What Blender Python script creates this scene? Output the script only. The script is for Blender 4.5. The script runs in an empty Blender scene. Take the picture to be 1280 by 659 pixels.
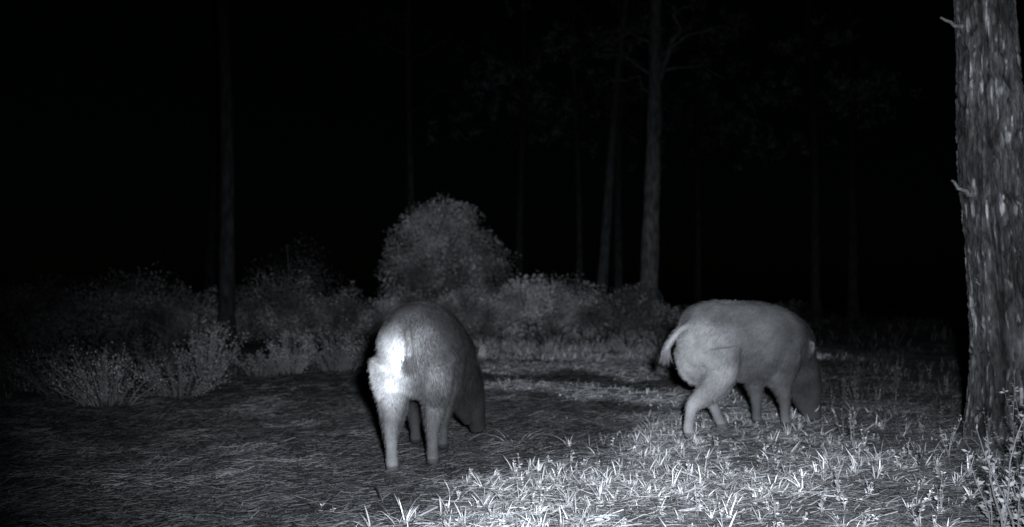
import bpy, math, numpy as np
from mathutils import Vector, Matrix
rng = np.random.default_rng(7)
scene = bpy.context.scene
scene.view_settings.view_transform = 'Standard'
try: scene.view_settings.look = 'None'
except Exception: pass
scene.view_settings.exposure = 0

# ------------------------------------------------------------------ noise
def _h(i, j, k):
    n = (i*374761393 + j*668265263 + k*1440662683) & 0xffffffff
    n = ((n ^ (n >> 13))*1274126177) & 0xffffffff
    n = n ^ (n >> 16)
    return n/4294967295.0
def vn(x, y, z=0.0):
    x = np.asarray(x, float); y = np.asarray(y, float)+0*x; z = np.asarray(z, float)+0*x
    xi = np.floor(x).astype(np.int64); yi = np.floor(y).astype(np.int64); zi = np.floor(z).astype(np.int64)
    fx, fy, fz = x-xi, y-yi, z-zi
    fx = fx*fx*(3-2*fx); fy = fy*fy*(3-2*fy); fz = fz*fz*(3-2*fz)
    r = 0
    for a in (0, 1):
        for b in (0, 1):
            for c in (0, 1):
                w = (fx if a else 1-fx)*(fy if b else 1-fy)*(fz if c else 1-fz)
                r = r + w*_h(xi+a, yi+b, zi+c)
    return r
def fbm(x, y, z=0.0, o=4):
    s = 0; a = 1; t = 0
    for i in range(o):
        s = s+a*vn(np.asarray(x)*2**i+i*17.3, np.asarray(y)*2**i+i*5.1, np.asarray(z)*2**i+3.7*i); t += a; a *= .5
    return s/t
def ss(a, b, x):
    t = np.clip((x-a)/(b-a), 0, 1); return t*t*(3-2*t)

# ------------------------------------------------------------------ materials
def mat_tone(name, rough=.75, gain=1.0, nscale=30.0, nlo=.7, nhi=1.25, bump=0.0, bscale=60.0, spec=.2, tint=(1, 1, 1), stretch=(1, 1, 1)):
    m = bpy.data.materials.new(name); m.use_nodes = True
    nt = m.node_tree; N = nt.nodes; L = nt.links
    b = N['Principled BSDF']
    b.inputs['Roughness'].default_value = rough
    b.inputs['Specular IOR Level'].default_value = spec
    at = N.new('ShaderNodeAttribute'); at.attribute_name = 'tone'
    tc = N.new('ShaderNodeTexCoord')
    mp = N.new('ShaderNodeMapping'); mp.inputs['Scale'].default_value = stretch
    L.new(tc.outputs['Object'], mp.inputs['Vector'])
    no = N.new('ShaderNodeTexNoise'); no.inputs['Scale'].default_value = nscale; no.inputs['Detail'].default_value = 5
    L.new(mp.outputs[0], no.inputs['Vector'])
    mr = N.new('ShaderNodeMapRange'); mr.inputs['From Min'].default_value = .3; mr.inputs['From Max'].default_value = .7
    mr.inputs['To Min'].default_value = nlo*gain; mr.inputs['To Max'].default_value = nhi*gain
    L.new(no.outputs['Fac'], mr.inputs['Value'])
    mu = N.new('ShaderNodeMath'); mu.operation = 'MULTIPLY'
    L.new(at.outputs['Fac'], mu.inputs[0]); L.new(mr.outputs[0], mu.inputs[1])
    vm = N.new('ShaderNodeVectorMath'); vm.operation = 'SCALE'; vm.inputs[0].default_value = tint
    L.new(mu.outputs[0], vm.inputs['Scale']); L.new(vm.outputs[0], b.inputs['Base Color'])
    if bump > 0:
        n2 = N.new('ShaderNodeTexNoise'); n2.inputs['Scale'].default_value = bscale; n2.inputs['Detail'].default_value = 6
        L.new(mp.outputs[0], n2.inputs['Vector'])
        bp = N.new('ShaderNodeBump'); bp.inputs['Strength'].default_value = bump; bp.inputs['Distance'].default_value = .02
        L.new(n2.outputs['Fac'], bp.inputs['Height']); L.new(bp.outputs[0], b.inputs['Normal'])
    return m

M_ground = mat_tone('ground_litter', .95, 1, 45, .4, 1.7, 1.0, 70)
M_grass = mat_tone('grass_blades', .6, 1, 3, .8, 1.15)
M_needle = mat_tone('dry_needles', .7)
M_leaf = mat_tone('leaves', .6, 1, 6, .75, 1.2)
M_bark = mat_tone('pine_bark', .9, 1, 60, .6, 1.4, .6, 90, stretch=(1, 1, .35))
M_fbark = mat_tone('far_bark', .9, 1, 14, .4, 1.6, .6, 20, stretch=(1, 1, .3))
M_fur = mat_tone('boar_fur', .8, 1, 9, .72, 1.28, .2, 70, stretch=(.6, 1, 1), spec=.08)
M_horn = mat_tone('horn', .4)

# ------------------------------------------------------------------ mesh building
def mk(name, V, F, tone, mats, midx=None, smooth=False, parent=None):
    V = np.asarray(V, np.float32); F = np.asarray(F, np.int32)
    me = bpy.data.meshes.new(name)
    me.vertices.add(len(V)); me.vertices.foreach_set('co', V.ravel())
    me.loops.add(F.size); me.loops.foreach_set('vertex_index', F.ravel())
    me.polygons.add(len(F))
    me.polygons.foreach_set('loop_start', np.arange(0, F.size, 4, dtype=np.int32))
    me.polygons.foreach_set('loop_total', np.full(len(F), 4, np.int32))
    if midx is not None: me.polygons.foreach_set('material_index', np.asarray(midx, np.int32))
    me.polygons.foreach_set('use_smooth', np.full(len(F), smooth))
    me.update(calc_edges=True)
    a = me.attributes.new('tone', 'FLOAT', 'POINT'); a.data.foreach_set('value', np.asarray(tone, np.float32))
    for m in (mats if isinstance(mats, list) else [mats]): me.materials.append(m)
    ob = bpy.data.objects.new(name, me); scene.collection.objects.link(ob)
    if parent is not None: ob.parent = parent
    return ob

class Acc:
    def __init__(s): s.V = []; s.F = []; s.T = []; s.M = []; s.n = 0
    def add(s, V, F, T, m=0):
        V = np.asarray(V, float).reshape(-1, 3); F = np.asarray(F, np.int64).reshape(-1, 4)
        s.V.append(V); s.F.append(F+s.n); s.T.append(np.zeros(len(V))+T); s.M.append(np.full(len(F), m)); s.n += len(V)
    def make(s, name, mats, smooth=False, parent=None):
        return mk(name, np.concatenate(s.V), np.concatenate(s.F), np.concatenate(s.T), mats, np.concatenate(s.M), smooth, parent)

def blades(base, az, h, w, lean, curve, tone):
    n = len(base)
    t = np.array([0, .38, .72, 1.0]); pr = np.array([.8, 1, .7, .08])
    d = np.stack([np.cos(az), np.sin(az), 0*az], 1)
    saz = az+np.pi/2+rng.normal(0, .5, n)
    s = np.stack([np.cos(saz), np.sin(saz), 0*az], 1)
    V = np.zeros((n, 4, 2, 3))
    for i in range(4):
        c = base+d*(h*(lean*t[i]+curve*t[i]**2))[:, None]
        c[:, 2] += h*(t[i]-.45*np.minimum(curve, 1.6)*t[i]**2*.9)
        V[:, i, 0] = c-s*(w*pr[i]/2)[:, None]; V[:, i, 1] = c+s*(w*pr[i]/2)[:, None]
    V = V.reshape(-1, 3)
    b = (np.arange(n)*8)[:, None, None]
    q = np.array([[0, 1, 3, 2], [2, 3, 5, 4], [4, 5, 7, 6]])[None]
    F = (b+q).reshape(-1, 4)
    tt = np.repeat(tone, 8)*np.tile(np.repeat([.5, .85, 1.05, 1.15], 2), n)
    return V, F, tt

def leaves(c, size, tone, up=.0, ratio=.5, dirs=None):
    n = len(c)
    d = rng.normal(0, 1, (n, 3)) if dirs is None else dirs+rng.normal(0, .35, (n, 3))
    d[:, 2] += up; d /= np.linalg.norm(d, axis=1)[:, None]
    r = rng.normal(0, 1, (n, 3)); s = np.cross(d, r); s /= np.linalg.norm(s, axis=1)[:, None]+1e-9
    L = size[:, None]
    V = np.stack([c, c+d*L*.5+s*L*ratio/2, c+d*L, c+d*L*.5-s*L*ratio/2], 1).reshape(-1, 3)
    F = np.arange(n*4).reshape(-1, 4)
    return V, F, np.repeat(tone, 4)

def tube(pts, rad, seg=8):
    pts = np.asarray(pts, float); rad = np.asarray(rad, float); n = len(pts)
    T = np.gradient(pts, axis=0); T /= np.linalg.norm(T, axis=1)[:, None]+1e-9
    ref = np.array([1.0, 0.13, 0.07]) if abs(T[0, 0]) < .8 else np.array([.1, 1.0, .05])
    A = np.cross(T, ref); A /= np.linalg.norm(A, axis=1)[:, None]; B = np.cross(T, A)
    th = np.linspace(0, 2*np.pi, seg, endpoint=False)
    V = pts[:, None]+rad[:, None, None]*(np.cos(th)[None, :, None]*A[:, None]+np.sin(th)[None, :, None]*B[:, None])
    F = []
    for i in range(n-1):
        a = i*seg+np.arange(seg); b = i*seg+(np.arange(seg)+1) % seg
        F.append(np.stack([a, b, b+seg, a+seg], 1))
    return V.reshape(-1, 3), np.concatenate(F)

# ------------------------------------------------------------------ ground
def gh(x, y):
    x = np.asarray(x, float); y = np.asarray(y, float)
    near = 0.05*(fbm(x*.9+40, y*.9+11, o=2)-.5)+.02*(vn(x*5, y*5, 3.3)-.5)
    return near + .25*(vn(x*.07+9, y*.07+4)-.5)*ss(12, 40, y)
def grass_edge(y): return -.43+(y-3.67)*.41
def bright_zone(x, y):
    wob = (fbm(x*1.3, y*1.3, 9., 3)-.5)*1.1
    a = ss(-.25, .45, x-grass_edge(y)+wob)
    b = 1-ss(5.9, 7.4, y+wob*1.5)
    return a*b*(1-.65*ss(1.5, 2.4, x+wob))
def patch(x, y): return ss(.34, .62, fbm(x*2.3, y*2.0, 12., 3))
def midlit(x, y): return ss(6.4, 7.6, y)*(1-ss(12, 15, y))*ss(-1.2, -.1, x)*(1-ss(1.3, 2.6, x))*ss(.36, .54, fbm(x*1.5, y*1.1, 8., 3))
nx, ny = 460, 520
u = np.linspace(-1, 1, nx); xs = np.sinh(u*4.6)/np.sinh(4.6)*90
v = np.linspace(0, 1, ny); ys = -12+15.0*np.minimum(v/.08, 1)+ (np.exp(np.maximum(v-.08, 0)/.92*3.9)-1)/(np.exp(3.9)-1)*150
X, Y = np.meshgrid(xs, ys)
X = X.ravel(); Y = Y.ravel()
fine = .024*(vn(X*14, Y*14, 1.)-.5)+.020*(vn(X*31, Y*31, 2.)-.5)
Z = gh(X, Y)+fine*(1-ss(9, 16, Y))
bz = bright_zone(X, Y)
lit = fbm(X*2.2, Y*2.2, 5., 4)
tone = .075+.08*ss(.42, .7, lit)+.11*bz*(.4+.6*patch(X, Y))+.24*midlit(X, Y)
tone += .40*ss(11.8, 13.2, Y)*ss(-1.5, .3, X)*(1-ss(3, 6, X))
idx = np.arange(nx*ny).reshape(ny, nx)
F = np.stack([idx[:-1, :-1], idx[:-1, 1:], idx[1:, 1:], idx[1:, :-1]], -1).reshape(-1, 4)
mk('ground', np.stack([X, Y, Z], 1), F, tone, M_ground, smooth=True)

def pos(x, y): return np.stack([x, y, gh(x, y)-.004], 1)

# ------------------------------------------------------------------ grass
acc = Acc()
def scatter(n, x0, x1, y0, y1, prob, gam=1.0):
    x = rng.uniform(x0, x1, n); y = y0+(y1-y0)*rng.uniform(0, 1, n)**gam
    k = rng.uniform(0, 1, n) < prob(x, y)
    return x[k], y[k]
def tufts(x, y, nb, h, w, spread, tone, lean=.35, curve=.5):
    n = len(x); k = rng.integers(max(2, nb-3), nb+3, n); I = np.repeat(np.arange(n), k); N = len(I)
    sc = rng.uniform(.4, 1.45, n)
    az = rng.uniform(0, 2*np.pi, N); r = rng.uniform(0, 1, N)*spread
    bx = x[I]+np.cos(az)*r; by = y[I]+np.sin(az)*r
    hh = h*sc[I]*rng.uniform(.4, 1.2, N)
    tt = tone[I]*rng.uniform(.45, 1.35, N)
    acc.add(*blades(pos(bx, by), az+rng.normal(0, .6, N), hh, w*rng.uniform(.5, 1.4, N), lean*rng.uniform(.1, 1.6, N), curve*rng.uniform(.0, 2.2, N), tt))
x, y = scatter(3000, -.8, 3.4, 3.1, 7.3, lambda x, y: bright_zone(x, y)*(.15+.85*patch(x, y)))
tufts(x, y, 8, .066, .0056, .010, rng.uniform(.35, .9, len(x)), .5, .6)
x, y = scatter(8000, -.8, 3.4, 3.1, 7.3, lambda x, y: bright_zone(x, y)*(.15+.85*patch(x, y)))
tufts(x, y, 5, .034, .0036, .02, rng.uniform(.18, .65, len(x)), .6, .9)
# right verge, rougher and longer
x, y = scatter(5600, 1.5, 7.5, 4.2, 15, lambda x, y: ss(1.7, 2.6, x+.0*y)*ss(.36, .64, fbm(x*1.7, y*1.7, 4., 3)), 1.2)
tufts(x, y, 7, .085, .0045, .05, rng.uniform(.08, .28, len(x))*(1-.3*ss(6, 10, y)), .5, .9)
x, y = scatter(600, -5, 3, 3.2, 12, lambda x, y: .15+.35*ss(.55, .7, vn(x*1.2, y*1.2)))
tufts(x, y, 5, .03, .003, .03, rng.uniform(.1, .35, len(x)), .7, .9)
# middle distance patchy grass
x, y = scatter(8500, -1.6, 3., 6.8, 13.5, lambda x, y: midlit(x, y)*.8)
tufts(x, y, 5, .042, .008, .04, rng.uniform(.35, .9, len(x)), .8, .9)
# grass beyond the track
x, y = scatter(14000, -3.5, 6.5, 12.6, 24, lambda x, y: ss(-3, -.6, x)*(1-ss(3., 5., x))*ss(.2, .45, fbm(x*.8, y*.8, 3., 3)))
tufts(x, y, 6, .08, .011, .08, rng.uniform(.5, .85, len(x)))
x, y = scatter(3500, -13, 12, 15, 34, lambda x, y: .5+0*x)
tufts(x, y, 6, .2, .02, .12, rng.uniform(.04, .10, len(x)))
# left edge of the track
def le(x, y): return y-(7.5+np.maximum(x+3.2, 0)*2.1)
x, y = scatter(5000, -7, -.9, 7.2, 14, lambda x, y: ss(0., .9, le(x, y))*ss(.42, .62, fbm(x*1.2, y*1.2, 6., 3)))
tufts(x, y, 7, .13, .006, .06, rng.uniform(.06, .22, len(x)), .3, .5)
for (tx, ty, n, hh) in [(.02, 5.85, 16, .10), (.93, 6.3, 50, .13), (-1.12, 3.9, 6, .05), (1.05, 6.2, 18, .10), (.35, 4.9, 14, .08), (1.9, 5.0, 20, .13), (1.1, 4.0, 16, .10), (.0, 9.5, 20, .2), (.6, 5.3, 14, .09), (1.35, 5.4, 16, .10), (.15, 4.3, 12, .07)]:
    az = rng.uniform(0, 2*np.pi, n)
    acc.add(*blades(pos(tx+.06*np.cos(az), ty+.06*np.sin(az)), az, hh*rng.uniform(.5, 1.4, n), np.full(n, .0035), rng.uniform(.3, 1.2, n), rng.uniform(.6, 1.7, n), rng.uniform(.4, .8, n)))
acc.make('grass', M_grass)

# ------------------------------------------------------------------ pine needle litter
def needles(n, x0, x1, y0, y1, L, W, tfun):
    x = rng.uniform(x0, x1, n); y = y0+(y1-y0)*rng.uniform(0, 1, n)**1.3
    a = rng.uniform(0, np.pi, n); d = np.stack([np.cos(a), np.sin(a), rng.normal(0, .16, n)], 1)
    s = np.stack([-np.sin(a), np.cos(a), 0*a], 1); l = L*rng.uniform(.5, 1.4, n)[:, None]; w = W*rng.uniform(.6, 1.4, n)[:, None]
    c = pos(x, y); c[:, 2] += .012+rng.uniform(0, .014, n)
    bend = s*l*rng.normal(0, .10, n)[:, None]
    up = np.array([0, 0, 1.0])*w*.7
    V = np.stack([c-d*l/2-s*w/2, c-d*l/2+s*w/2+up, c+bend-s*w/2, c+bend+s*w/2+up, c+d*l/2-s*w/2, c+d*l/2+s*w/2+up], 1)
    V = V.reshape(-1, 3); b = (np.arange(n)*6)[:, None, None]
    F = (b+np.array([[0, 1, 3, 2], [2, 3, 5, 4]])[None]).reshape(-1, 4)
    return V, F, np.repeat(tfun(x, y)*rng.uniform(.2, 1.0, n)**1.5*2.0, 6)
acc = Acc()
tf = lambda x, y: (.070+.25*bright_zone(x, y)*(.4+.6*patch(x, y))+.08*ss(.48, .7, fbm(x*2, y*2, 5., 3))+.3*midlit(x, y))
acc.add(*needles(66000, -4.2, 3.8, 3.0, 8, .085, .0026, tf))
acc.add(*needles(12000, -4, 4, 7, 14, .12, .005, tf))
acc.add(*needles(500, -3.5, 4, 3.1, 9, .16, .006, lambda x, y: .08+.2*bright_zone(x, y)))
n = 1200; x = rng.uniform(-3.6, 3.6, n); y = rng.uniform(3.1, 9, n); c = pos(x, y); c[:, 2] += .012
dd = rng.normal(0, 1, (n, 3)); dd[:, 2] *= .25
acc.add(*leaves(c, rng.uniform(.008, .022, n), rng.uniform(.06, .28, n)*(.6+.9*bright_zone(x, y)), ratio=.6, dirs=dd))
acc.make('pine_needle_litter', M_needle)

acc = Acc()
t = np.linspace(0, 1, 12)
acc.add(*tube(np.stack([-.66+.13*t, 4.18+.12*np.sin(t*5), gh(-.6, 4.2)+.012+.03*np.sin(t*3.1)], 1), np.linspace(.006, .003, 12), 6), .03)
acc.make('fallen_stick', M_needle)

# ------------------------------------------------------------------ small leafy weeds
def weed(acc, x, y, h, nst, tone, leaf=.03, spread=.35, nl=16):
    g = float(gh(x, y))
    for s in range(nst):
        az = rng.uniform(0, 2*np.pi); ln = rng.uniform(.05, spread); hh = h*rng.uniform(.6, 1.1)
        t = np.linspace(0, 1, 6)
        P = np.stack([x+np.cos(az)*ln*hh*t**1.4+.02*h*np.sin(t*7+s), y+np.sin(az)*ln*hh*t**1.4, g-.01+hh*t], 1)
        acc.add(*tube(P, np.linspace(.006, .0015, 6)*max(.5, h/.6), 4), tone*.5)
        m = nl; tt = rng.uniform(.15, 1, m); c = np.stack([np.interp(tt, t, P[:, i]) for i in range(3)], 1)
        d = rng.normal(0, 1, (m, 3)); d[:, 2] = rng.uniform(.1, .9, m)
        acc.add(*leaves(c, leaf*rng.uniform(.6, 1.3, m)*(1.15-.5*tt), tone*rng.uniform(.5, 1.35, m), dirs=d, ratio=.42))
acc = Acc()
for i in range(300):
    x = rng.uniform(-.3, 2.9); y = rng.uniform(3.4, 6.6)
    if bright_zone(np.array([x]), np.array([y]))[0] > .35:
        weed(acc, x, y, rng.uniform(.03, .10), 2, rng.uniform(.35, .7), .018, .5, 9)
for i in range(150):
    x = rng.uniform(1.9, 5.5); y = rng.uniform(4.4, 11)
    weed(acc, x, y, rng.uniform(.10, .28), 3, rng.uniform(.08, .2), .02, .4, 14)
for (x, y, h) in [(1.98, 5.6, .22), (1.45, 4.3, .16), (2.35, 5.2, .24), (1.25, 3.9, .12), (.75, 3.9, .11), (1.75, 3.95, .17), (1.55, 3.7, .16), (2.0, 4.5, .22)]:
    weed(acc, x, y, h, 3, .36, .02, .3, 16)
for (x, y, h) in [(-.72, 3.9, .05), (-.78, 3.95, .05), (.05, 10.2, .25), (-.05, 12, .25), (-.1, 8.8, .12)]:
    weed(acc, x, y, h, 2, .4, .022, .5, 8)
acc.make('weeds', M_leaf)

acc = Acc()
for i in range(11): weed(acc, 1.90+rng.normal(0, .09), 3.6+rng.normal(0, .12), rng.uniform(.3, .68), 2, .22, .030, .35, 40)
acc.make('leafy_sapling', M_leaf)
acc = Acc()
for i in range(10): weed(acc, 2.64+rng.normal(0, .16), 4.75+rng.normal(0, .2), rng.uniform(.3, .75), 2, .18, .032, .45, 34)
acc.make('leafy_sapling', M_leaf)

# ------------------------------------------------------------------ heather / undergrowth
def heather(x, y, h, r, tone, nst=34, nl=56):
    acc = Acc()
    for s in range(nst):
        a = rng.uniform(0, 2*np.pi); q = r*math.sqrt(rng.uniform(0, 1))
        bx, by = x+.5*q*math.cos(a), y+.5*q*math.sin(a); g = float(gh(bx, by))
        hh = h*rng.uniform(.5, 1.1)*(1-.35*(q/r)**2)
        t = np.linspace(0, 1, 5)
        P = np.stack([bx+q*.9*math.cos(a)*t**1.3, by+q*.9*math.sin(a)*t**1.3, g-.01+hh*t], 1)
        acc.add(*tube(P, np.linspace(.006, .002, 5), 4), tone*.5)
        tt = rng.uniform(.1, 1, nl)**.8; c = np.stack([np.interp(tt, t, P[:, i]) for i in range(3)], 1)+rng.normal(0, .035*h+.01, (nl, 3))
        acc.add(*leaves(c, rng.uniform(.012, .032, nl)*(.6+.6*h), tone*rng.uniform(.6, 1.25, nl)*(.45+.65*tt), up=.9, ratio=.4))
    return acc.make('heather_shrub', M_leaf)
HS = [(-3.25, 7.75, .52, .38, .42), (-2.85, 8.3, .36, .36, .28), (-3.8, 8.3, .42, .4, .2), (-3.15, 9.9, .68, .30, .40), (-2.65, 10.2, .36, .3, .3),
      (-2.4, 10.5, .5, .22, .4), (-2.0, 11.0, .60, .42, .34), (-1.6, 11.4, .42, .3, .32), (-3.9, 10.3, .42, .45, .2), (-4.6, 9.6, .5, .5, .16),
      (-2.2, 12.2, .42, .5, .2), (-4.5, 12, .5, .6, .14), (-1.3, 12, .3, .4, .26), (-5.5, 11, .6, .6, .12)]
for a in HS: heather(*a)

# ------------------------------------------------------------------ bushes
def bush(name, x, y, lobes, n, leaf, tone, gap=.42, ns=7):
    acc = Acc(); g = float(gh(x, y))
    vol = np.array([l[3]*l[4]*l[5] for l in lobes])**.67; cnt = (n*vol/vol.sum()).astype(int)
    for l, m in zip(lobes, cnt):
        d = rng.normal(0, 1, (m, 3)); d /= np.linalg.norm(d, axis=1)[:, None]
        rr = rng.uniform(0, 1, m)**.45
        bmp = .62+.75*fbm(d[:, 0]*2.3+l[0]*3, d[:, 1]*2.3+l[1], d[:, 2]*2.3+x, 3)
        c = np.array([x+l[0], y+l[1], g+l[2]])+d*rr[:, None]*bmp[:, None]*np.array(l[3:6])
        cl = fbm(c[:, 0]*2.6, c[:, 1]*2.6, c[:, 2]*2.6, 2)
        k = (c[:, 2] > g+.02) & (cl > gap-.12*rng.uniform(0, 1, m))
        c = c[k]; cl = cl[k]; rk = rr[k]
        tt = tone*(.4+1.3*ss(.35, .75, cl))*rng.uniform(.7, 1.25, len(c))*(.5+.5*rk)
        dirs = d[k]*.6; dirs[:, 2] += .4
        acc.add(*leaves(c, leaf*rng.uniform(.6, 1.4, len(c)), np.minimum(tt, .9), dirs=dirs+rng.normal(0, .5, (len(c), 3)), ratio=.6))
        for s in range(ns):
            a = rng.normal(0, 1, 3); a /= np.linalg.norm(a); e = np.array([x+l[0], y+l[1], g+l[2]])+a*np.array(l[3:6])*1.05
            t = np.linspace(0, 1, 6)[:, None]; b0 = np.array([x+.15*rng.normal(), y+.15*rng.normal(), g-.05])
            P = b0*(1-t)+e*t; P[:, 2] += (np.sin(t[:, 0]*np.pi)*.15*l[5])
            P += rng.normal(0, .02, P.shape)
            acc.add(*tube(P, np.linspace(.03, .005, 6), 5), .12)
    return acc.make(name, M_leaf)
bush('tall_bush', -1.5, 20.5, [(0, 0, 1.9, 1.05, 1.0, 1.1), (-.55, .1, 1.5, .85, .8, .9), (.6, 0, 1.4, 1.0, .8, .9), (.05, -.2, 1.0, 1.3, .9, .9), (-.05, 0, 2.3, .85, .7, .65), (.95, 0, .9, .8, .7, .75)], 46000, .045, .50, .38)
B = [(-2.6, 18.5, .9, .95, .38), (-1.3, 18.2, .95, .95, .5), (-.35, 18.6, .75, .9, .55), (.55, 18.8, .8, 1.25, .66), (1.25, 19.2, .75, 1.2, .56), (3.0, 20.5, .85, 1.1, .38), (2.2, 21, .7, .9, .22),
 (-4.0, 17, .9, 1.3, .28), (-5.0, 17.5, .8, 1.0, .19), (-5.9, 17, .9, 1.15, .24), (-7.2, 17.5, 1.1, 1.35, .22), (-8.6, 17.5, 1.0, 1.1, .16), (-4.6, 19.5, 1.2, 1.8, .09), (-3.3, 17.6, .7, 1.0, .32),
 (4.6, 22, 1.0, .7, .09), (6.6, 24, 1.3, .7, .07), (-10, 19, 1.5, 1.5, .1)]
for (bx, by, w, h, tn) in B:
    L = []
    for k in range(4):
        L.append((rng.uniform(-.55, .55)*w, rng.uniform(-.3, .3)*w, h*rng.uniform(.35, .62), w*rng.uniform(.45, .7), w*.5, h*rng.uniform(.36, .5)))
    L.append((0, 0, h*.3, w, w*.6, h*.35))
    bush('bush', bx, by, L, int(9000*w), .042, tn, .36, 3)

# ------------------------------------------------------------------ pines
def pine(x, y, r, H, leanx=0, leany=0, tone=.2, zb=5.5, nb=16, sway=.15, fork=None, crown=.8, ct=.35):
    acc = Acc(); g = float(gh(x, y))
    t = np.linspace(0, 1, 40); ph = rng.uniform(0, 6)
    P = np.stack([x+leanx*t*H+sway*np.sin(t*7+ph)*t, y+leany*t*H+sway*np.sin(t*5+ph*2)*t, g-.1+H*t], 1)
    R = r*(1-.75*t)+r*.45*np.exp(-t*H/.35); R *= 1+.05*np.sin(t*60+ph)
    acc.add(*tube(P, R, 14), tone*(1.15-.9*np.repeat(ss(.05, .45, t), 14)))
    def limb(p0, d, L, r0, clumps=True):
        s = np.linspace(0, 1, 8)[:, None]
        Q = p0+d*L*s; Q[:, 2] += L*.18*np.sin(s[:, 0]*3.1)-L*.08*s[:, 0]**2; Q[1:] += rng.normal(0, .03*L, (7, 3))
        acc.add(*tube(Q, np.linspace(r0, r0*.2, 8), 6), tone*.3)
        if clumps:
            for k in range(int(3+L*4*crown)):
                q = Q[rng.integers(3, 8)]+rng.normal(0, .16*L+.05, 3)*np.array([1, 1, .5])
                n = 26
                dd = rng.normal(0, 1, (n, 3)); dd[:, 2] += .5
                acc.add(*leaves(np.repeat(q[None], n, 0)+rng.normal(0, .06, (n, 3)), rng.uniform(.1, .2, n), tone*ct*rng.uniform(.5, 1.6, n), dirs=dd, ratio=.09), m=1)
    for k in range(nb):
        z = rng.uniform(zb, H*.99); f = z/H
        i = min(39, int(f*39)); a = rng.uniform(0, 2*np.pi)
        L = rng.uniform(.7, 1.1)*(2.6*(1-f)+.7)
        limb(P[i], np.array([math.cos(a), math.sin(a), rng.uniform(-.1, .4)]), L, .045*(1.4-f))
    for k in range(5):
        z = rng.uniform(1.8, zb+1); i = int(z/H*39); a = rng.uniform(0, 2*np.pi)
        limb(P[i], np.array([math.cos(a), math.sin(a), .1]), rng.uniform(.2, .6), .015, False)
    if fork:
        i = int(fork[0]/H*39); limb(P[i], np.array([fork[1], 0, 1.0]), fork[2], r*.45)
    return acc.make('pine_tree', [M_fbark, M_leaf], smooth=True)
pine(3.25, 23.0, .24, 15, .028, 0, .15, 5.8, 18, .10, fork=(4.3, .22, 4.2), ct=.3)
pine(2.15, 24.0, .15, 14, .085, 0, .065, 5.0, 16, .12)
pine(3.05, 27.5, .14, 14, .01, 0, .04, 5.0, 14)
pine(1.9, 27, .11, 13, -.01, 0, .04, 4.6, 14)
pine(-4.9, 16.5, .14, 13, -.01, 0, .035, 5.8, 14, .12)
pine(-2.45, 23, .11, 13, 0.005, 0, .035, 5.2, 16)
pine(.2, 27, .12, 14, .01, 0, .03, 4.6, 30, ct=3.2)
pine(7.6, 24, .13, 14, -.01, 0, .018, 3.4, 26, ct=4)
pine(5.2, 27, .10, 13, .02, 0, .018, 4.0, 22, ct=3)
pine(-8.5, 27, .17, 15, .01, 0, .02, 5, 14)
pine(11, 31, .17, 15, 0, 0, .03, 5, 14)
pine(4.8, 34, .17, 16, 0, 0, .03, 4, 18)

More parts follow.
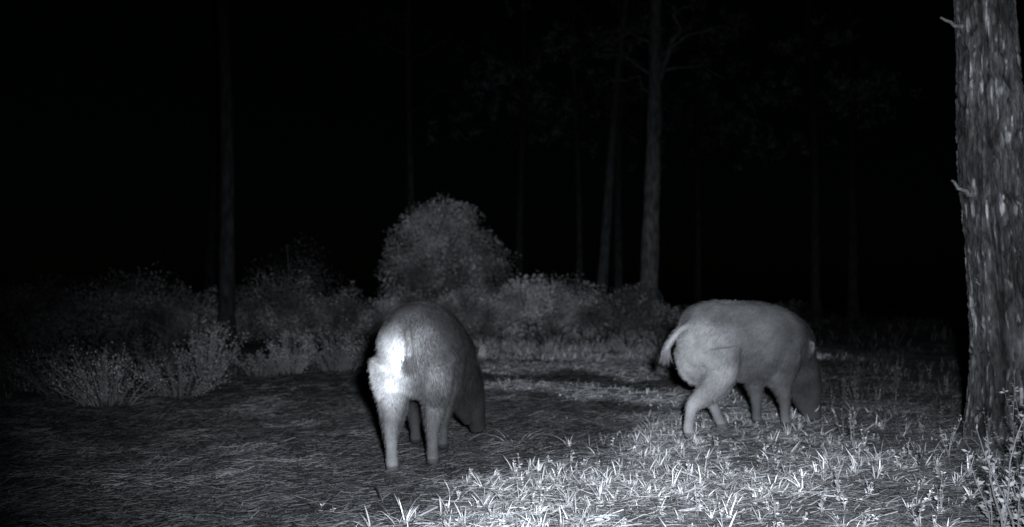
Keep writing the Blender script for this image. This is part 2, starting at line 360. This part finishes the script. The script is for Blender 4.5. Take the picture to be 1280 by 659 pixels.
def near_tree(x0, y0):
    g = float(gh(x0, y0)); nth = 260
    z = np.concatenate([np.linspace(-.15, 3.3, 780), np.linspace(3.31, 11, 160)])
    th = np.linspace(0, 2*np.pi, nth, endpoint=False)
    cx = x0+.02*np.sin(z*1.7+.5)-.028*z+.012*np.sin(z*3.4)
    cy = y0+.02*np.sin(z*1.3)+.01*z
    R = .188-.008*z+.06*np.exp(-np.maximum(z, 0)/.22)+.008*np.sin(z*4.1)
    TH, ZZ = np.meshgrid(th, z); RR = np.repeat(R[:, None], nth, 1)
    a = np.cos(TH); b = np.sin(TH)
    wx = .25*(vn(a*3, b*3, ZZ*3)-.5)
    n1 = vn(a*4.2+wx*3, b*4.2+wx*3, ZZ*3.0)-.5
    n2 = vn(a*8.5+20+wx*3, b*8.5+7, ZZ*6.5)-.5
    cr = np.minimum(ss(0, .10, np.abs(n1)), .35+.65*ss(0, .12, np.abs(n2)))
    fl = fbm(a*14, b*14, ZZ*17, 3)
    disp = .026*cr+.016*(fl-.5)+.008*vn(a*30, b*30, ZZ*30)
    but = .03*np.exp(-np.maximum(ZZ, 0)/.25)*np.sin(TH*5+1)
    RR = RR+disp-.015+but
    V = np.stack([cx[:, None]+RR*a, cy[:, None]+RR*b, g+ZZ], -1).reshape(-1, 3)
    streak = ss(.66, .78, vn(a*13+5, b*13, ZZ*7+9))*cr
    T = (.018+.045*cr+.09*(fl-.45)+.24*streak*ss(.45, .65, fl+.1))
    T = (T*(.55+.9*ss(.35, .65, fbm(a*2, b*2, ZZ*2.2, 3)))*(1-.35*ss(.7, .1, ZZ))).ravel()*.9
    i = np.arange(len(z)*nth).reshape(len(z), nth); j = np.roll(i, -1, 1)
    F = np.stack([i[:-1], j[:-1], j[1:], i[1:]], -1).reshape(-1, 4)
    acc = Acc(); acc.add(V, F, np.maximum(T, .008))
    def stub(zz, d, L, r0):
        k = np.argmin(abs(z-zz)); p = np.array([cx[k]+d[0]*.12, cy[k]+d[1]*.12, g+zz]); s = np.linspace(0, 1, 7)[:, None]
        Q = p+np.array(d)*(L+.06)*s; Q[:, 2] += -.02*np.sin(s[:, 0]*4); Q[1:] += rng.normal(0, .006, (6, 3))
        acc.add(*tube(Q, np.linspace(r0, r0*.35, 7), 8), .14)
    stub(2.59, (-.95, -.2, .10), .16, .018); stub(1.52, (-.9, -.3, .30), .17, .020); stub(.98, (-.9, -.4, 0), .06, .012)
    for k in range(26):
        zz = rng.uniform(5, 10.9); q = np.argmin(abs(z-zz)); an = rng.uniform(0, 6.28); L = rng.uniform(.8, 2.2)*(1.3-zz/12)
        p0 = np.array([cx[q], cy[q], g+zz]); s = np.linspace(0, 1, 7)[:, None]; d = np.array([math.cos(an), math.sin(an), .25])
        Q = p0+d*L*s; acc.add(*tube(Q, np.linspace(.05, .01, 7), 6), .12)
        for m in range(10):
            c = Q[rng.integers(3, 7)]+rng.normal(0, .2, 3); n = 24; dd = rng.normal(0, 1, (n, 3)); dd[:, 2] += .5
            acc.add(*leaves(np.repeat(c[None], n, 0), rng.uniform(.1, .2, n), rng.uniform(.05, .15, n), dirs=dd, ratio=.06), m=1)
    acc.make('pine_tree', [M_bark, M_leaf], smooth=True)
near_tree(3.08, 6.0)

# ------------------------------------------------------------------ wild boars
def loft(acc, C, A, Bh, seg=20, lat=(0, 1, 0)):
    C = np.array(C, float); n = len(C)
    T = np.gradient(C, axis=0); T /= np.linalg.norm(T, axis=1)[:, None]
    Lt = np.array(lat, float)[None]-T*(T@np.array(lat, float))[:, None]; Lt /= np.linalg.norm(Lt, axis=1)[:, None]
    Nn = np.cross(T, Lt); th = np.linspace(0, 2*np.pi, seg, endpoint=False)
    V = C[:, None]+np.cos(th)[None, :, None]*np.array(A)[:, None, None]*Lt[:, None]+np.sin(th)[None, :, None]*np.array(Bh)[:, None, None]*Nn[:, None]
    V = V.reshape(-1, 3).tolist(); F = []
    for i in range(n-1):
        for k in range(seg):
            F.append([i*seg+k, i*seg+(k+1) % seg, (i+1)*seg+(k+1) % seg, (i+1)*seg+k])
    F.append(list(range(seg))[::-1]); F.append([(n-1)*seg+k for k in range(seg)])
    o = len(acc[0]); acc[0].extend(V); acc[1].extend([[q+o for q in f] for f in F])
def interp_path(pts, m):
    pts = np.array(pts, float); s = np.linspace(0, len(pts)-1, m); i = np.clip(np.floor(s).astype(int), 0, len(pts)-2); f = (s-i)[:, None]
    g = lambda k: pts[np.clip(k, 0, len(pts)-1)]
    p0, p1, p2, p3 = g(i-1), g(i), g(i+1), g(i+2)
    return .5*((2*p1)+(-p0+p2)*f+(2*p0-5*p1+4*p2-p3)*f**2+(-p0+3*p1-3*p2+p3)*f**3)

def boar(loc, heading, lx, legs, turn, tail, seed, base_tone, width=1.0, rump=1.0, headup=0.0, side=0.0):
    acc = ([], [])
    tr = np.array([(-.63, .61, .03, .06), (-.605, .61, .095, .13), (-.55, .61, .145, .185), (-.46, .615, .180, .222), (-.34, .615, .200, .238), (-.18, .605, .206, .243),
                   (0, .59, .212, .254), (.14, .58, .210, .262), (.27, .565, .20, .262), (.38, .54, .178, .245), (.47, .505, .152, .215), (.54, .46, .125, .18), (.58, .43, .07, .11)])
    tt = interp_path(tr, 40)
    hz = lambda x: headup*ss(.4, .7, np.asarray(x))
    yb = lambda x: turn*np.maximum(x-.15, 0)**1.5*1.6
    loft(acc, [(x*lx, yb(x), z) for x, z in tt[:, :2]], tt[:, 2]*width, tt[:, 3], 28)
    hd = interp_path([(.44, .50, .13, .17), (.51, .44, .128, .16), (.575, .36, .115, .138), (.62, .28, .094, .112), (.65, .205, .074, .088), (.67, .14, .060, .070), (.685, .085, .052, .058), (.69, .06, .052, .056), (.692, .050, .036, .036)], 26)
    loft(acc, [(x*lx, yb(x), z+hz(x)) for x, z in hd[:, :2]], hd[:, 2], hd[:, 3], 20)
    loft(acc, [(.47*lx, yb(.47), .33+hz(.47)), (.53*lx, yb(.53), .25+hz(.56)), (.575*lx, yb(.58), .17+hz(.62)), (.61*lx, yb(.61), .11+hz(.66))], [.07, .06, .045, .028], [.055, .05, .04, .025], 12)
    for s in (-1, 1):
        ex, ez = .52*lx, .53+float(hz(.55))
        e = interp_path([(ex, s*.085+yb(.52), ez-.05), (ex-.01, s*.118+yb(.52), ez-.01), (ex-.02, s*.150+yb(.52), ez+.030), (ex-.03, s*.170+yb(.52), ez+.065)], 9)
        loft(acc, e, [.035, .046, .050, .050, .047, .040, .032, .021, .009], [.02, .017, .014, .013, .013, .012, .011, .010, .006], 12, lat=(.35, .9, .0))
    for key, (dx, lift) in legs.items():
        s = 1 if key[1] == 'L' else -1
        if key[0] == 'H':
            J = [(-.42, .10, .56, .12, .155), (-.40+dx*.05, .108, .47, .10, .145), (-.355+dx*.25, .105, .38, .078, .108), (-.39+dx*.45, .100, .30, .058, .074), (-.465+dx*.75, .094, .225+lift, .038, .046), (-.46+dx*.88, .09, .15+lift, .030, .033), (-.44+dx, .088, .075+lift, .030, .033), (-.425+dx, .088, .045+lift, .034, .038), (-.415+dx, .088, .03+lift, .030, .03)]
        else:
            J = [(.25, .11, .55, .11, .15), (.26, .115, .43, .095, .13), (.24+dx*.25, .108, .34, .070, .09), (.245+dx*.5, .10, .26, .048, .058), (.25+dx*.75, .094, .19+lift, .038, .043), (.25+dx*.87, .09, .13+lift, .030, .032), (.25+dx, .088, .075+lift, .030, .033), (.26+dx, .088, .045+lift, .034, .038), (.265+dx, .088, .03+lift, .030, .03)]
        J = interp_path(J, 26)
        loft(acc, [(a*lx, s*b, c) for a, b, c in J[:, :3]], J[:, 3], J[:, 4], 14)
        fx = J[-1][0]*lx
        for q in (-1, 1):
            loft(acc, [(fx-.012, s*.088+q*.015, .055+lift), (fx+.008, s*.088+q*.017, .03+lift), (fx+.028, s*.088+q*.018, .004+lift)], [.018, .019, .015], [.02, .027, .016], 10)
    tp = interp_path([(-.60*lx, 0, .72), (-.635*lx, 0, .70)]+tail, 16)
    loft(acc, tp, np.linspace(.022, .013, 16), np.linspace(.022, .013, 16), 10)
    me = bpy.data.meshes.new('tmp'); me.from_pydata([tuple(v) for v in acc[0]], [], acc[1]); me.update()
    tmp = bpy.data.objects.new('tmp', me); scene.collection.objects.link(tmp)
    m = tmp.modifiers.new('r', 'REMESH'); m.mode = 'VOXEL'; m.voxel_size = .0085
    m = tmp.modifiers.new('s', 'SMOOTH'); m.factor = .5; m.iterations = 9
    dg = bpy.context.evaluated_depsgraph_get(); ev = tmp.evaluated_get(dg)
    bm_ = bpy.data.meshes.new_from_object(ev); bm_.name = 'wild_boar'
    bpy.data.objects.remove(tmp)
    n = len(bm_.vertices); co = np.zeros(n*3, np.float32); bm_.vertices.foreach_get('co', co); co = co.reshape(-1, 3).astype(float)
    no = np.zeros(n*3, np.float32); bm_.vertex_normals.foreach_get('vector', no); no = no.reshape(-1, 3).astype(float)
    lump = (fbm(co[:, 0]*4+seed, co[:, 1]*6, co[:, 2]*6, 3)-.5)*.028*ss(.2, .4, co[:, 2])
    co += no*lump[:, None]; bm_.vertices.foreach_set('co', co.astype(np.float32).ravel())
    x, yy, z = co.T
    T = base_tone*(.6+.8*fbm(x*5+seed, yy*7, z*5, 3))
    sd = (1-side)+side*ss(-.05, .08, yy)*1.5  # left bias for the light painted on rump and hind leg
    T *= 1+1.5*rump*sd*ss(-.30, -.56, x/lx)*ss(.26, .46, z)*ss(.78, .60, z)  # lamp light on the rump put into the fur tone
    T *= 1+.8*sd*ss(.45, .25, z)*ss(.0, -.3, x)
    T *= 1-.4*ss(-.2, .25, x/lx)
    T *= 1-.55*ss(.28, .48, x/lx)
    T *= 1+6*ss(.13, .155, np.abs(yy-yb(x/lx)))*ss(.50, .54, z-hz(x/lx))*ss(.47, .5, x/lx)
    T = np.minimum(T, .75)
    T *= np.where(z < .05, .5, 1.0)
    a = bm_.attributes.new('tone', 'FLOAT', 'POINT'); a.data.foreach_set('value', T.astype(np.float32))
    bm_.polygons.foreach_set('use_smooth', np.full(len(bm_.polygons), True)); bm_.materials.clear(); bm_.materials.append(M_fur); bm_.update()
    ob = bpy.data.objects.new('wild_boar', bm_); scene.collection.objects.link(ob)
    K = 120000; I = rng.integers(0, n, K); p = co[I]+rng.normal(0, .004, (K, 3)); nn = no[I]
    k = p[:, 2] > .07; I = I[k]; p = p[k]; nn = nn[k]; K = len(I)
    flow = np.stack([np.full(K, -.8), 0*p[:, 0], np.full(K, -.55)], 1)
    low = ss(.35, .2, p[:, 2])[:, None]; flow = flow*(1-low)+np.array([-.1, 0, -1])*low
    hx = ss(.5, .6, p[:, 0]/lx)[:, None]; flow = flow*(1-hx)+np.array([-.3, 0, .6])*hx
    d = flow+nn*.32+rng.normal(0, .13, (K, 3)); d /= np.linalg.norm(d, axis=1)[:, None]
    L = (.030*rng.uniform(.4, 1.3, K))*(1-.6*ss(.3, .15, p[:, 2]))*(1-.5*ss(.5, .6, p[:, 0]/lx))*(1+.5*ss(.74, .82, p[:, 2]))
    s = np.cross(d, nn+rng.normal(0, .3, (K, 3))); s /= np.linalg.norm(s, axis=1)[:, None]+1e-9; w = .0008
    b0 = p-nn*.002
    V = np.stack([b0-s*w, b0+s*w, b0+d*L[:, None]*1.0+s*w*.25, b0+d*L[:, None]-s*w*.25], 1).reshape(-1, 3)
    mk('bristles', V, np.arange(K*4).reshape(-1, 4), np.repeat(T[I]*rng.uniform(.7, 1.2, K), 4), M_fur, parent=ob)
    e = np.array(tail[-1]); n2 = 300
    dd = np.array([-.1, 0, -1.0])+rng.normal(0, .22, (n2, 3)); dd /= np.linalg.norm(dd, axis=1)[:, None]
    b0 = e+rng.normal(0, .012, (n2, 3)); L = rng.uniform(.04, .09, n2)[:, None]; s = np.cross(dd, rng.normal(0, 1, (n2, 3))); s /= np.linalg.norm(s, axis=1)[:, None]
    V = np.stack([b0-s*.0013, b0+s*.0013, b0+dd*L+s*.0004, b0+dd*L-s*.0004], 1).reshape(-1, 3)
    mk('tail_tuft', V, np.arange(n2*4).reshape(-1, 4), np.full(n2*4, base_tone*1.3), M_fur, parent=ob)
    for s_ in (-1, 1):
        bpy.ops.mesh.primitive_uv_sphere_add(segments=12, ring_count=8, radius=.012, location=(.615*lx, yb(.6)+s_*.094, .34+float(hz(.61))))
        o = bpy.context.object; o.name = 'eye'; o.data.materials.append(M_horn); o.parent = ob
        at = o.data.attributes.new('tone', 'FLOAT', 'POINT'); at.data.foreach_set('value', [.02]*len(o.data.vertices))
        A2 = Acc(); t = np.linspace(0, 1, 6)
        A2.add(*tube(np.stack([.64*lx+.02*t, yb(.64)+s_*(.055+.02*np.sin(t*2)), .13+.04*t+float(hz(.66))], 1), np.linspace(.007, .001, 6), 6), .25)
        A2.make('tusk', M_horn, True, ob)
    zf = float(np.mean(gh(np.array([loc[0]]), np.array([loc[1]]))))
    ob.location = (loc[0], loc[1], zf); ob.rotation_euler = (0, 0, math.radians(heading))
    return ob

boar((-.485, 5.28), 88, .94, {'HL': (-.12, 0), 'HR': (.10, 0), 'FL': (.10, .0), 'FR': (-.08, .0)}, -.40,
     [(-.645*.94, -.01, .64), (-.65*.94, -.01, .60), (-.65*.94, -.01, .58)], 3, .085, .94, 3.8, .0, .82)
boar((1.54, 6.30), 34, .84, {'HL': (.24, 0), 'HR': (-.30, 0), 'FL': (-.03, 0), 'FR': (.06, 0)}, -.10,
     [(-.69*.84, .02, .67), (-.75*.84, .05, .60), (-.79*.84, .06, .54)], 11, .15, 1.0, .8, -.03)

# ------------------------------------------------------------------ night sky, faint moon, infrared lamp of the trail camera
w = bpy.data.worlds.new('World'); scene.world = w; w.use_nodes = True
nt = w.node_tree; bg = nt.nodes['Background']
sky = nt.nodes.new('ShaderNodeTexSky'); sky.sky_type = 'NISHITA'; sky.sun_disc = False
sky.sun_elevation = math.radians(30); sky.sun_rotation = math.radians(160)
nt.links.new(sky.outputs[0], bg.inputs['Color']); bg.inputs['Strength'].default_value = .00008
sl = bpy.data.lights.new('moon', 'SUN'); sl.energy = .002; sl.angle = math.radians(.5); sl.color = (.85, .9, 1)
so = bpy.data.objects.new('moon', sl); scene.collection.objects.link(so); so.rotation_euler = (math.radians(60), 0, math.radians(20))
ir = bpy.data.lights.new('infrared_lamp', 'SPOT'); ir.energy = 2350; ir.spot_size = math.radians(76); ir.spot_blend = 1.0; ir.shadow_soft_size = .05
ir.color = (.84, .90, 1.0)
io = bpy.data.objects.new('infrared_lamp', ir); scene.collection.objects.link(io)
io.location = (.16, -.02, 1.05)
tgt = Vector((.16+math.tan(math.radians(5.5))*10, 10, .6)); io.rotation_euler = (tgt-io.location).to_track_quat('-Z', 'Y').to_euler()

cam = bpy.data.cameras.new('camera'); cam.sensor_width = 36; cam.lens = 33.75; cam.clip_end = 500; cam.clip_start = .05
cam.dof.use_dof = True; cam.dof.focus_distance = 4.0; cam.dof.aperture_fstop = 2.3
co_ = bpy.data.objects.new('camera', cam); scene.collection.objects.link(co_)
co_.location = (0, 0, .9); co_.rotation_euler = (math.radians(90+1.695), 0, 0)
scene.camera = co_
